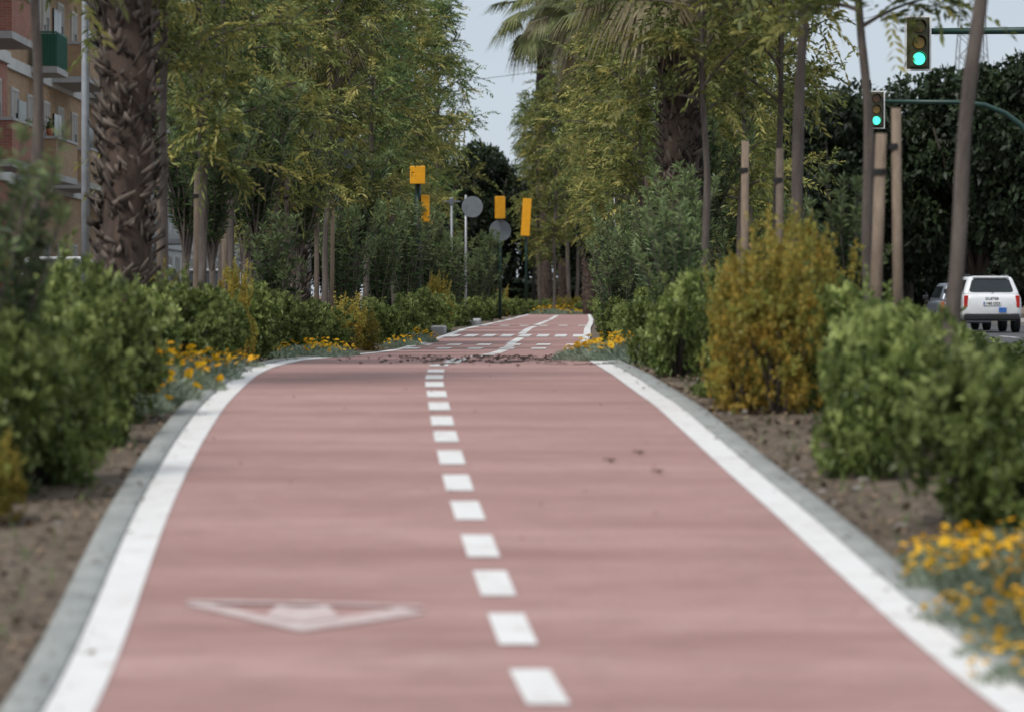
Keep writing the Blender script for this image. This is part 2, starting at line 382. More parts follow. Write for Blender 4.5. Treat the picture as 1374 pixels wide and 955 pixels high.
# ------------------------------------------------------------ vegetation meshes
def gen_young(seed, H=5.6, cb=1.9, nl=34, ns=22, leafL=.09, leafW=.026, mat='feather', r0=.045, droop=.35, wid=1.0):
    rr = np.random.default_rng(seed)
    mb = MB(); ph = rr.uniform(0,6)
    def tp(h): return np.array([.06*math.sin(h*.9+ph)+.015*math.sin(h*4+ph), .05*math.cos(h*.7+ph), h])
    hs = np.linspace(0, H, 26); z0 = tp(0)*np.array([1,1,0])
    mb.tube([tp(h)-z0 for h in hs], [r0*(1-.75*h/H)*(1+.12*math.sin(h*7+ph)*math.sin(h*3)) for h in hs], 10)
    SP, SD = [], []
    for i in range(nl):
        h = cb+(H-cb)*((i+.5)/nl)**.95
        az = i*2.4+rr.uniform(-.4,.4); el = math.radians(rr.uniform(15,65))
        L = (.45+1.0*(1-((h-cb)/(H-cb))**1.4))*rr.uniform(.45,1.3)*wid
        if (h-cb) < .8: L *= .65
        dv = np.array([math.cos(az)*math.cos(el), math.sin(az)*math.cos(el), math.sin(el)])
        p0 = tp(h)-z0; pts = []
        for t in np.linspace(0,1,6): pts.append(p0+dv*L*t+np.array([0,0,-.25*L*t*t]))
        mb.tube(pts, [.014*(1-.8*t)+.002 for t in np.linspace(0,1,6)], 5, cap=False)
        for j in range(ns):
            t = rr.uniform(.2,1.0)
            SP.append(p0+dv*L*t+np.array([0,0,-.25*L*t*t])+rr.normal(size=3)*.03)
            SD.append(dv*.6+rr.normal(size=3)*.7+np.array([0,0,.1]))
    SP = np.array(SP); SD = nrm(np.array(SD)); S = len(SP)
    SLn = rr.uniform(.22,.48,S)
    side = nrm(np.cross(SD, rr.normal(size=(S,3))*.5+np.array([0,0,1])))
    K = 9; tt = np.linspace(.12,1,K)
    P = SP[:,None,:]+SD[:,None,:]*(SLn[:,None,None]*tt[None,:,None]) - np.array([0,0,1])*(SLn[:,None,None]*droop*tt[None,:,None]**2)
    Ps, Dd = [], []
    for sg in (-1,1):
        Ps.append(P.reshape(-1,3)); Dd.append((SD[:,None,:]*.75+sg*side[:,None,:]*.8+rr.normal(size=P.shape)*.18-np.array([0,0,.25])).reshape(-1,3))
    Ps = np.concatenate(Ps); Dd = np.concatenate(Dd)
    V, Q = leafquads(Ps, Dd, rr.uniform(.6,1.2,len(Ps))*leafL, leafW)
    spr = (rr.random(S) < .3)*rr.uniform(.3,1,S)
    tint = np.repeat(np.concatenate([np.repeat(spr, K)]*2), 4)
    return mb.mesh('trunk', ['bark'], True), npmesh('crown', V, Q, [mat], tint)
def gen_lance(seed, H=2.6, stems=34, L=.13, W=.024, mat='oleander', trunk=0.0, spread=.55):
    rr = np.random.default_rng(seed); mb = MB(); P, Dd, T = [], [], []
    if trunk: mb.tube([(0,0,0),(.02,0,trunk*.5),(0,0,trunk)], [.045,.038,.036], 8)
    for i in range(stems):
        az = i*2.4; out = rr.uniform(.1,1)*spread; h = (H-trunk)*rr.uniform(.6,1)
        pts = [np.array([math.cos(az)*(.03*(not trunk)+out*t**1.3), math.sin(az)*(.03*(not trunk)+out*t**1.3), trunk+h*t-.12*h*out*t*t]) for t in np.linspace(0,1,7)]
        pts = [p+rr.normal(size=3)*.015 for p in pts]; pts[0][2] = trunk
        mb.tube(pts, [.012*(1-.7*t)+.002 for t in np.linspace(0,1,7)], 5, cap=False)
        nw = int(26*h/1.5)
        for t in rr.uniform(.22,1,nw):
            k = t*6; a = int(min(k,5)); p = pts[a]*(1-(k-a))+pts[a+1]*(k-a)
            for q in range(4):
                an = rr.uniform(0,6.28); P.append(p); Dd.append(np.array([math.cos(an), math.sin(an), rr.uniform(.2,1.4)])); T.append((t>.85)*rr.uniform(0,.9))
        for q in range(14):
            an = rr.uniform(0,6.28); P.append(pts[-1]-np.array([0,0,rr.uniform(0,.12)])); Dd.append(np.array([math.cos(an)*.7, math.sin(an)*.7, 1])); T.append(rr.uniform(0,1))
    P = np.array(P); Dd = np.array(Dd)
    V, Q = leafquads(P, Dd, rr.uniform(.7,1.2,len(P))*L, W)
    return mb.mesh('trunk', ['bark'], True), npmesh('crown', V, Q, [mat], np.repeat(T, 4))
def gen_shrub(seed, mat='pitto', rx=.5, h=.9, nb=20, n=40, L=.066, W=.028, per=9, tintp=.55, upr=6):
    rr = np.random.default_rng(seed)
    Cs, Rs = [], []
    for i in range(nb):
        a = i*2.4+rr.uniform(-.3,.3)
        if i % 5 < 2:
            q = rx*rr.uniform(.4,.68); zc = h*rr.uniform(.14,.3)
        else:
            q = math.sqrt((i+.5)/nb)*rx*.72; zc = h*(.25+.56*(1-(q/rx)**1.6)*rr.uniform(.4,1.1))
        br = rx*rr.uniform(.22,.42)
        Cs.append((math.cos(a)*q, math.sin(a)*q, max(zc, br*.6))); Rs.append(br)
    Cs = np.array(Cs); Rs = np.array(Rs); P, Dd, T = [], [], []
    for c, br in zip(Cs, Rs):
        d0 = nrm(rr.normal(size=(n,3))+np.array([0,0,.3]))
        pc = c+d0*br*rr.uniform(.75,1.15,(n,1))*np.array([1,1,.95])
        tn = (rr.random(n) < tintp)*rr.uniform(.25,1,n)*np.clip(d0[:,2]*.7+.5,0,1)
        P.append(np.repeat(pc, per, 0)+rr.normal(size=(n*per,3))*.01)
        Dd.append(np.repeat(d0, per, 0)*.55+np.array([0,0,.35])+rr.normal(size=(n*per,3))*.6); T.append(np.repeat(tn, per))
    for i in range(upr):
        a = rr.uniform(0,6.28); q = rr.uniform(0,rx*.8); x, y = math.cos(a)*q, math.sin(a)*q; z0 = h*rr.uniform(.4,.8); z1 = z0+rr.uniform(.12,.35)*(1 if upr > 10 else .6)
        k = 34; t = rr.random(k)[:,None]
        P.append(np.array([x,y,z0])*(1-t)+np.array([x*1.25,y*1.25,z1])*t); an = rr.uniform(0,6.28,k)
        Dd.append(np.stack([np.cos(an),np.sin(an),rr.uniform(.1,1.2,k)],-1)); T.append(rr.random(k)*.5)
    P = np.concatenate(P); Dd = np.concatenate(Dd); T = np.concatenate(T)
    P[:,2] = np.where(P[:,2] < .02, rr.uniform(.02,.12,len(P)), P[:,2])
    V, Q = leafquads(P, Dd, rr.uniform(.7,1.25,len(P))*L, W, .1)
    V[:,2] = np.maximum(V[:,2], .005)
    me = npmesh('leaves', V, Q, [mat], np.repeat(T,4))
    mb = MB()
    for i in range(0, nb):
        c = Cs[i]; mb.tube([(c[0]*.1,c[1]*.1,-.05),(c[0]*.5,c[1]*.5,c[2]*.55),(c[0],c[1],c[2])], [.014,.01,.005], 5)
    return mb.mesh('stem', ['bark_dark'], True), me
def gen_dense(seed, rx=5, h=9, base=1.6, blobs=70, per=330, L=.34, mat='ficus'):
    rr = np.random.default_rng(seed); mb = MB()
    mb.tube([(0,0,-.2),(.1,0,base),(0,.1,h*.6)], [.35,.28,.12], 10)
    for i in range(8):
        a = i*.8; mb.tube([(0,0,base*.8),(rx*.35*math.cos(a),rx*.35*math.sin(a),h*.45),(rx*.7*math.cos(a),rx*.7*math.sin(a),h*.7)], [.16,.1,.04], 6)
    bd = nrm(rr.normal(size=(blobs,3))*np.array([1,1,.9])+np.array([0,0,.1])); rad = rr.uniform(.45,1.0,blobs)
    C = bd*rad[:,None]*np.array([rx,rx,(h-base)/2])*.86+np.array([0,0,base+(h-base)/2])
    br = rr.uniform(.13,.26,blobs)*rx
    dd = nrm(rr.normal(size=(blobs,per,3)))
    P = C[:,None,:]+dd*br[:,None,None]*rr.uniform(.65,1.05,(blobs,per,1))*np.array([1,1,.8])
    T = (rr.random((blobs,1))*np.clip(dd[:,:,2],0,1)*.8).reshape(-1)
    P = P.reshape(-1,3); P[:,2] = np.maximum(P[:,2], base*.6)
    Dd = dd.reshape(-1,3)*.6+rr.normal(size=P.shape)*.7
    V, Q = leafquads(P, Dd, rr.uniform(.6,1.2,len(P))*L, L*.5)
    return mb.mesh('trunk', ['bark_dark'], True), npmesh('crown', V, Q, [mat], np.repeat(T,4))
def gen_palm(seed, H, r=.17, spread=1.0, dryf=.62):
    rr = np.random.default_rng(seed); mb = MB()
    hs = np.linspace(-.1, H, 30)
    mb.tube([(0.04*math.sin(h),0.03*math.cos(h*1.3),h) for h in hs], [r*(1+.08*math.sin(9*h)) for h in hs], 14)
    nb = int(min(H,6)*230*r/.17); Vs, Qs = [], []
    for i in range(nb):
        h = .1+(H-.15)*i/nb; a = i*2.399+rr.uniform(-.6,.6); h += rr.normal()*.05
        o = np.array([math.cos(a), math.sin(a), 0]); t = np.array([-math.sin(a), math.cos(a), 0]); z = np.array([0,0,1.])
        ln = rr.uniform(.06,.19); lean = rr.normal()*.7; tilt = rr.uniform(.1,.9)
        dv = nrm(z*rr.uniform(.5,1)+o*tilt+t*lean); b0 = np.array([0.04*math.sin(h),0.03*math.cos(h*1.3),h])+o*r*rr.uniform(.86,1.06)
        sd = nrm(np.cross(dv, o)); w0 = rr.uniform(.009,.028); w1 = rr.uniform(.002,.012); th = .006
        b1 = b0+dv*ln; sk = z*rr.uniform(-.04,.04)
        vs = [b0-sd*w0, b0+sd*w0, b1+sd*w1+sk, b1-sd*w1, b0-sd*w0+o*th*2, b0+sd*w0+o*th*2, b1+sd*w1+o*th+sk, b1-sd*w1+o*th]
        k = len(Vs)*8; Vs.append(np.array(vs)); Qs.append(np.array([(4,5,6,7),(0,4,7,3),(1,2,6,5),(3,7,6,2),(0,3,2,1),(0,1,5,4)])+k)
    boots = npmesh('leaf_base', np.concatenate(Vs), np.concatenate(Qs), ['boot'])
    mc = MB(); Vf = []; mats = []
    nf = 44
    for i in range(nf):
        a = i*2.399; el = math.radians(72-150*(i/nf)+rr.uniform(-8,8)); dry = i/nf > dryf
        dv = np.array([math.cos(a)*math.cos(el), math.sin(a)*math.cos(el), math.sin(el)])
        pl = rr.uniform(.7,1.1)*spread; p0 = np.array([0,0,H-.05-.3*i/nf]); p1 = p0+dv*pl-np.array([0,0,.18*pl*math.cos(el)])
        mc.tube([p0, (p0+p1)/2+np.array([0,0,.04]), p1], [.022,.014,.01], 5, m=0)
        sd = nrm(np.cross(dv, [0,0,1.])+rr.normal(size=3)*.1)
        ns = 26
        for j in range(ns):
            q = (j/(ns-1)-.5)*2.7; sl = rr.uniform(.75,1.0)*(1-.18*abs(q)/1.35)*.85*spread
            d0 = dv*math.cos(q)+sd*math.sin(q)
            m1 = p1+d0*sl*.5-np.array([0,0,.04*sl]); dro = .55 if not dry else .85
            t1 = p1+d0*sl*.82-np.array([0,0,dro*sl*.55])
            wv = nrm(sd*math.cos(q)-dv*math.sin(q))*.022*spread
            Vf.append(np.array([p1-wv*.2, p1+wv*.2, m1+wv, m1-wv])); mats.append(int(dry))
            Vf.append(np.array([m1-wv, m1+wv, t1+wv*.15, t1-wv*.15])); mats.append(int(dry))
    Vf = np.concatenate(Vf)
    crown = npmesh('crown', Vf, np.arange(len(Vf)).reshape(-1,4), ['palmgreen','palmdry'], np.repeat(rr.random(len(Vf)//8)*.4, 8), mats)
    return mb.mesh('trunk', ['palmbark'], True), boots, crown, mc.mesh('leaf_stalk', ['palmdry'], True)
def gen_flower(seed, r=.42, h=.2, nf=42, nl=1900):
    rr = np.random.default_rng(seed)
    a = rr.uniform(0,6.28,nl); q = np.sqrt(rr.random(nl))*r
    lump = 1+.15*np.sin(a*3+seed)+.1*np.sin(a*5)
    P = np.stack([np.cos(a)*q*lump, np.sin(a)*q*lump, rr.random(nl)*h*(1-(q/r)**2*.7)], -1)
    Dd = np.stack([np.cos(a)*.5, np.sin(a)*.5, np.full(nl,.8)], -1)+rr.normal(size=(nl,3))*.5
    V, Q = leafquads(P, Dd, rr.uniform(.05,.1,nl), .014, .15)
    fol = npmesh('foliage', V, Q, ['silver'])
    mb = MB()
    for i in range(nf):
        an = rr.uniform(0,6.28); q = math.sqrt(rr.random())*r*1.0
        x, y = math.cos(an)*q, math.sin(an)*q; z = h*(1-(q/r)**2*.6)+rr.uniform(.02,.11)
        fr = rr.uniform(.022,.036); tx, ty = rr.normal(size=2)*.35; ty -= .35
        n = 10; vs = [(x,y,z-.004)]
        for j in range(2*n):
            th = math.pi*j/n; rad = fr*(1 if j%2==0 else .72)
            dx, dy = math.cos(th)*rad, math.sin(th)*rad
            vs.append((x+dx, y+dy, z+.006+tx*dx-ty*dy))
        mb.add(vs, [(0,1+j,1+(j+1)%(2*n)) for j in range(2*n)], 0)
        vs = [(x,y,z+.014)]+[(x+math.cos(2*math.pi*j/8)*fr*.28, y+math.sin(2*math.pi*j/8)*fr*.28, z+.005) for j in range(8)]
        mb.add(vs, [(0,1+j,1+(j+1)%8) for j in range(8)], 1)
        mb.tube([(x*.9,y*.9,z*.5),(x,y,z)], .003, 4, m=2, cap=False)
    return fol, mb.mesh('blossom', ['petal','gold','grass'])

YT = [gen_young(11+i, H=5.6, cb=(1.3,1.9,1.6,2.2,1.5)[i], nl=(32,26,36,28,32)[i], ns=17, mat='feather' if i%2==0 else 'feather_b', wid=(.85,.7,.95,.8,.75)[i]) for i in range(5)]
YTn = [gen_young(31+i, H=5.6, cb=2.25, r0=.040, mat='feather') for i in range(2)]
LN = [gen_lance(50, 2.6), gen_lance(51, 2.2, stems=30), gen_lance(52, 3.2, trunk=1.1, spread=.7, stems=40)]
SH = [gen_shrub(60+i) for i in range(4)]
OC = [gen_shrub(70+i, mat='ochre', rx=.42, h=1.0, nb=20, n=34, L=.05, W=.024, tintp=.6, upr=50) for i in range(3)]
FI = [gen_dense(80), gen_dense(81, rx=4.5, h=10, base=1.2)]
FL = [gen_flower(90+i, nf=30+9*i) for i in range(3)]

# ------------------------------------------------------------ placing
def tree(parts, names, kind, X, d, rz, sc, label, cat, group):
    z = float(gz(X, d))-.02
    e = obj(kind, None, loc=(X, d, z), rot=(0,0,rz), sc=sc); e.empty_display_size = .3
    top(e, label, cat, group)
    for me, n in zip(parts, names): obj(n, me, e)
    return e
def shrub(px, d, w, h, kind='g', v=None):
    X = PX(px, d); base = SH if kind == 'g' else OC
    parts = base[(v if v is not None else int(R.integers(0, 99))) % len(base)]
    bw = 1.0 if kind == 'g' else .84; bh = .92 if kind == 'g' else 1.08
    lab = ('rounded glossy green shrub on soil by the path' if kind == 'g' else 'ochre and orange leaved shrub beside the cycle path')
    tree([parts[0], parts[1]], ['stem','crown'], 'shrub', X, d, R.uniform(0,6), (w/bw, w/bw, h/bh), lab, 'shrub', 'shrubs lining the cycle path')
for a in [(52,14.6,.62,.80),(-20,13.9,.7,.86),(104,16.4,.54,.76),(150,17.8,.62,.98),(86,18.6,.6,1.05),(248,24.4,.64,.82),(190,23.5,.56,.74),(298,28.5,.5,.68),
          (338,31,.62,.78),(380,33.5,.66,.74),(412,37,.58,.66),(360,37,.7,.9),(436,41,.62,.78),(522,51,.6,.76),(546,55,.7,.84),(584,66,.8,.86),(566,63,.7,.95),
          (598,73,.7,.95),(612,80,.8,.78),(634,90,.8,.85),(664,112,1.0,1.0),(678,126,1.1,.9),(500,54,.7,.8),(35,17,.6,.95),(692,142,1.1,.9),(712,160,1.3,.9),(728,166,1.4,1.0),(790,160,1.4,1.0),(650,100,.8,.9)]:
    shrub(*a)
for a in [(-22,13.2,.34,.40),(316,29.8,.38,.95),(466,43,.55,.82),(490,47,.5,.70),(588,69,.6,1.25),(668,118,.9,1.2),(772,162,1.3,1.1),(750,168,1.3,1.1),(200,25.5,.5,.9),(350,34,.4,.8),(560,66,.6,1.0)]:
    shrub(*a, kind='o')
for a in [(1312,13.0,.64,.84),(1392,12.7,.64,.86),(1176,15.0,.56,.82),(1240,16,.5,.78),(1128,18.8,.46,.84),(1190,19.5,.6,.76),(912,23.0,.5,.78),(955,24.5,.5,.90),(872,26.5,.5,.70),
          (905,28.5,.64,.88),(856,31.5,.6,.72),(868,35,.64,.9),(832,38,.56,.72),(834,44,.7,.8),(828,50,.7,.85),(830,62,.9,.95),(824,78,1.0,1.0),(822,100,1.1,1.0),(818,122,1.2,1.0),(808,142,1.2,1.0),(1020,30,.9,.85),(1100,24,.7,.8),(1085,21.5,.5,.9),(960,20.2,.26,.13),(945,20.8,.2,.1),
          (1225,21.5,.8,.62),(1300,24,.9,.42),(1368,24,.9,.44),(1345,30,1.1,.66),(1285,30,1.0,.64),(1240,30,1.0,.7),(1390,31,1.0,.64)]:
    shrub(*a)
for a in [(1008,18.8,.46,.98),(1046,18.5,.48,1.12),(1085,19.6,.42,1.08),(980,19.7,.34,.86),(1062,20.5,.5,1.2),(1116,21,.4,1.0)]:
    shrub(*a, kind='o')
for i, (px, d, s) in enumerate([(190,19.3,.9),(214,20.4,.95),(240,21.9,.9),(268,23.2,.75),(205,21.8,1.0),(296,24.6,.65),(165,18.6,.7),(408,32.5,.75),(428,34,.8),(446,35.5,.7),(556,53,.9),(540,50,.7),(805,28.6,.85),(842,27.8,.95),(822,30.0,.95),(792,32,.75),(866,28.6,.85),(850,30.8,.9),
        (1292,11.3,.58),(1336,10.55,.55),(1264,11.9,.45),(1386,10.3,.65),(1332,11.5,.65),(1388,11.2,.75),(1345,12.2,.55),(1300,12.2,.48),(1400,9.4,.5),(1364,9.9,.46),(736,155,1.8),(752,157,1.8),(768,156,1.4)]):
    f = FL[i % 3]
    tree([f[0], f[1]], ['foliage','blossom'], 'flower_clump', PX(px,d), d, R.uniform(0,6), s, 'silver leaved clump of yellow daisy flowers at the path edge', 'flowers', 'yellow flower clumps along the path')
ytl = 'slender young street tree with feathery olive leaves'
def yt(px, d, s, near=False, v=None, X=None, hz=1, rz=None, tilt=0):
    p = (YTn if near else YT); p = p[(v if v is not None else int(R.integers(0,9))) % len(p)]
    e = tree(p, ['trunk','crown'], 'young_tree', PX(px,d) if X is None else X, d, R.uniform(0,6) if rz is None else rz, (s,s,s*hz), ytl, 'tree', 'young trees planted along the path')
    if tilt: e.rotation_euler = (0, tilt, e.rotation_euler[2])
for a in [(43,20,1.05,True),(225,27,1.0,True),(270,31,1.0),(312,34,1.0),(375,40,1.05),(430,45,1.1),(454,50,1.15),(487,56,1.2),(500,61,1.25),(530,67,1.3),(545,75,1.35),(568,86,1.45),(580,94,1.6),(352,46,1.1),(588,106,1.75),(410,58,1.2),(245,38,1.0),(330,50,1.15)]:
    yt(*a)
for a in [(-5.0,57,1.2),(-5.3,67,1.2),(-4.9,78,1.3),(-4.6,90,1.4),(-4.0,103,1.5),(-6.0,98,1.4),(-5.2,72,1.3)]:
    yt(0, a[1], a[2], X=a[0])
yt(1258,18,1.2,True,0,rz=0,tilt=.045); yt(1166,21.5,1.0,True,1,rz=0,tilt=.0)
for a in [(1060,24,1.2,True),(945,31,1.0,True),(872,40,1.1),(850,48,1.1),(838,57,1.2),(828,68,1.3),(824,80,1.4),(818,95,1.6),(816,112,1.9),(812,128,2.2),(990,40,1.05),(905,46,1.1),(1040,33,1.05,True),(970,50,1.1),(930,58,1.2),(735,185,2.3),(772,178,2.5),(800,165,2.3),(715,195,2.2),(724,163,1.9),(745,161,2.1),(765,170,2.6),(1010,44,1.1)]:
    yt(*a)
for a in [(4.6,62,1.1),(4.9,75,1.2),(5.2,88,1.3),(5.4,103,1.3),(5.8,120,1.4)]:
    yt(0, a[1], a[2], X=a[0])
lnl = 'tall shrub with narrow dark green lance leaves'
def ln(px, d, s, v):
    tree(LN[v], ['trunk','crown'], 'tall_shrub', PX(px,d), d, R.uniform(0,6), s, lnl, 'shrub', 'lance leaved shrubs among the trees')
for a in [(-22,14.2,.66,0),(285,32,.8,2),(345,37,1.0,2),(368,34,.7,1),(400,41,.95,2),(462,48,.9,0),(505,57,1.0,0),(330,45,1.1,2),(640,97,1,1),(250,36,.95,2),(440,54,1.1,2),(545,64,1.1,0),(575,80,1.2,0),(608,76,.9,0),(654,108,1.2,0),(480,52,1.0,2),
          (828,42,.72,1),(838,46,.85,0),(828,55,.9,1),(905,26,.55,0),(940,36,.85,2),(880,38,.8,0),(1110,36,.7,1),(832,74,1,0),(1140,24.5,.68,1),(860,52,1.1,2),(985,45,1.0,0),(1040,48,1.0,0),(818,90,1.2,0),(915,33,.8,0)]:
    ln(*a)
def palm(px, d, H, seed, r=.17, spread=1.0, dryf=.62):
    p = gen_palm(seed, H, r, spread, dryf)
    tree(p, ['trunk','leaf_base','crown','leaf_stalk'], 'palm_tree', PX(px,d), d, R.uniform(0,6), 1.0, 'fan palm with shaggy criss-crossed old leaf bases', 'palm tree', 'palms among the street trees')
palm(165,25,5.4,101,.19); palm(908,35,5.0,102,.2); palm(822,76,7.8,103,.16,1.3); palm(398,49,5.6,104,.18); palm(730,176,17.5,105,.38,2.6,.85); palm(757,200,20.5,107,.35,2.6,.85); palm(790,150,14.5,108,.3,2.2)
def dark(px, d, s, v, h=1, X=None):
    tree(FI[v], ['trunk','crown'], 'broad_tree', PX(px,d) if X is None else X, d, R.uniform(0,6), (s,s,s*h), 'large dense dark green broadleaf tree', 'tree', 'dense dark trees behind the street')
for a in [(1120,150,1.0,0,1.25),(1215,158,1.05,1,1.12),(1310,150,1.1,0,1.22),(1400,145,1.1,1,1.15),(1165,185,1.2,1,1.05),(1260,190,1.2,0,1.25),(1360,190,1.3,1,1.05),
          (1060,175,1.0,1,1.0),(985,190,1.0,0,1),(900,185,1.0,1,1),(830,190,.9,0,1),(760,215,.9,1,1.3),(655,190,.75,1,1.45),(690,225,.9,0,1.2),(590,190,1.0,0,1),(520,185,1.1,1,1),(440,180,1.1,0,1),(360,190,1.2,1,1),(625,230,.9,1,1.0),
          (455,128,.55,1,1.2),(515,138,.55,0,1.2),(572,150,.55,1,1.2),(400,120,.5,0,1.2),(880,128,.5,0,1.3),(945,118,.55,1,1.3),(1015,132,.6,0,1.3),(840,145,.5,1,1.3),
          (1220,172,.9,1,.35),(1275,175,.9,0,.38),(1335,170,.9,1,.35),(1395,172,.9,0,.4),(1175,178,.6,0,.35),(1060,180,.9,1,.35),(705,205,.7,1,.35),(745,208,.7,0,.35),(665,205,.7,1,.35),(620,200,.7,1,.35),(785,205,.7,1,.35)]:  # last row: flattened copies added as dark hedge mass, closing sky gaps under crowns
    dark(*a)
def stake(px, d, ytop, lean=0, r=.035, mat='stake_old'):
    X = PX(px,d); z = float(gz(X,d)); h = PZ(ytop,d)-z
    mb = MB(); mb.tube([(0,0,-.1),(lean*.5,0,h*.5),(lean,0,h)], [r,r*.96,r*.92], 10)
    m2 = MB(); zz = h-.25; m2.tube([(lean-.01,0,zz),(lean-.01,0,zz+.035)], r*1.15, 10)
    o = obj('tree_stake', mb.mesh('tree_stake', [mat], True), loc=(X,d,z))
    top(o, 'round pale wooden stake supporting a young tree', 'stake', 'stakes supporting the young trees')
    obj('tie', m2.mesh('tie', ['rubber']), o)
for a in [(1171,20.5,180,.05,.038,'stake'),(1206,20.5,146,-.02,.032,'stake'),(998,27,190,.01,.033,'stake'),(1046,24.8,200,.0,.03),(215,27.5,215,0,.03),(262,31.5,230,.02,.03,'stake'),(300,33,235,.02,.032),
          (425,45.5,260,0,.035),(445,47,240,.02,.03,'stake'),(490,57,270,0,.035),(850,48.5,270,0,.035,'stake'),(385,40,240,0,.03),(866,41,235,0,.035),(500,62,275,0,.035),(840,58,290,0,.035)]:
    stake(*a)
# ------------------------------------------------------------ litter, pebbles, debris
def scatter(name, n, dr, ur, size, mat, label, cat, W=.5, side=(-1,1), lift=.006, flat=.3):
    d = dr[0]+(dr[1]-dr[0])*R.random(n)**1.2; s = R.choice(side, n); u = s*(ur[0]+(ur[1]-ur[0])*R.random(n))
    X = cp(d)+u
    zz = np.where(np.abs(u) < 1.34, zp(d)+.004, np.where(np.abs(u) < KO, zp(d)+.014, gz(X,d)+fbm(X,d)*.02*np.clip((np.abs(u)-1.47)/.2,0,1)))
    P = np.stack([X, d, zz+lift], -1); a = R.uniform(0,6.28,n)
    Dd = np.stack([np.cos(a), np.sin(a), R.uniform(0,flat,n)], -1)
    S = np.stack([-np.sin(a), np.cos(a), R.uniform(-.3,.5,n)], -1)
    L = size*R.uniform(.5,1.4,n)
    V, Q = leafquads(P, Dd, L, L*W, 0, S)
    o = obj(name, npmesh(name, V, Q, [mat])); stuff(o, label, cat); return o
scatter('leaf_litter', 26000, (7.5,40), (1.46,3.8), .048, 'litter', 'dry brown leaf litter on the bare soil', 'leaf litter', flat=.7)
scatter('leaf_litter', 600, (8,34), (1.28,1.5), .03, 'litter', 'dry leaves caught along the kerb', 'leaf litter')
scatter('grass', 5000, (10,40), (1.5,3.5), .07, 'grass', 'sparse green weeds on the soil', 'weeds', .12, flat=2.5)
scatter('leaf_litter', 110, (8.5,30), (0,1.2), .02, 'debris', 'small scattered dry leaves on the path', 'leaf litter', .5, flat=.8)
mb = MB()
for i in range(300):
    d = R.uniform(8.5,24); s = R.choice([-1,1]); u = s*R.uniform(1.52,3.0); X = float(cp(d))+u; z = float(gz(X,d)); r = R.uniform(.008,.03)*(2.2 if i < 10 else 1)
    vs = []
    for j in range(3):
        for k in range(6):
            a = k*math.pi/3+j*.5; q = r*(1,.95,.5)[j]*R.uniform(.8,1.2); vs.append((X+math.cos(a)*q, d+math.sin(a)*q, z-.005+r*(0,.45,.85)[j]))
    fs = [(j*6+k, j*6+(k+1)%6, (j+1)*6+(k+1)%6, (j+1)*6+k) for j in range(2) for k in range(6)]+[tuple(range(12,18))]
    mb.add(vs, fs)
stuff(obj('pebbles', mb.mesh('pebbles', ['stone'])), 'small pale stones on the soil', 'stones')
mb = MB()
for i in range(60):
    d = R.uniform(25.5,33); X = float(cp(d))+R.normal()*.45+.5; X = min(max(X, float(cp(d))-1.3), float(cp(d))+1.25); z = float(zp(d))+.006
    a = R.uniform(-.5,.5)+(math.pi/2 if R.random()<.15 else 0); L = R.uniform(.05,.22)
    pts = [(X+math.cos(a)*L*t, d+math.sin(a)*L*t, z+R.uniform(0,.008)) for t in (0,.35,.7,1)]
    mb.tube(pts, R.uniform(.002,.005), 5)
stuff(obj('twigs', mb.mesh('twigs', ['bark_dark'])), 'dark twigs and windblown debris across the path', 'twigs')
n = 170; d = R.uniform(25,34,n); X = cp(d)+R.normal(size=n)*.6+.3
X = np.clip(X, cp(d)-1.3, cp(d)+1.3)
a = R.uniform(0,6.28,n); P = np.stack([X,d,zp(d)+.008],-1); Dd = np.stack([np.cos(a),np.sin(a),R.uniform(0,.35,n)],-1)
V, Q = leafquads(P, Dd, R.uniform(.03,.07,n), .02, 0)
stuff(obj('leaf_litter', npmesh('leaf_litter', V, Q, ['debris'])), 'dark fallen leaves on the crest of the path', 'leaf litter')
for (px, py) in ((821,622),(885,637),(860,611)):
    x, dd = gp(px, py); mb = MB()
    for j in range(4):
        a = j*1.6; mb.add([(0,0,.0),(.025*math.cos(a)-.01,.02*math.sin(a),.02),(.045*math.cos(a+.3),.04*math.sin(a+.3),.008),(.02*math.cos(a+.7),.02*math.sin(a+.7),.018)], [(0,1,2,3)])
    top(obj('fallen_leaf', mb.mesh('fallen_leaf', ['debris']), loc=(x, dd, float(zp(dd))+.006)), 'curled dry brown leaf lying on the path', 'leaf', 'fallen leaves on the path')

def text_mesh(s, size, mat):
    cu = bpy.data.curves.new('t', 'FONT'); cu.body = s; cu.size = size; cu.align_x = 'CENTER'; cu.align_y = 'CENTER'; cu.extrude = .002; cu.offset = .001
    o = bpy.data.objects.new('t', cu); COL.objects.link(o)
    bpy.context.view_layer.update()
    me = bpy.data.meshes.new_from_object(o.evaluated_get(bpy.context.evaluated_depsgraph_get()))
    bpy.data.objects.remove(o); me.materials.clear(); me.materials.append(M[mat]); return me

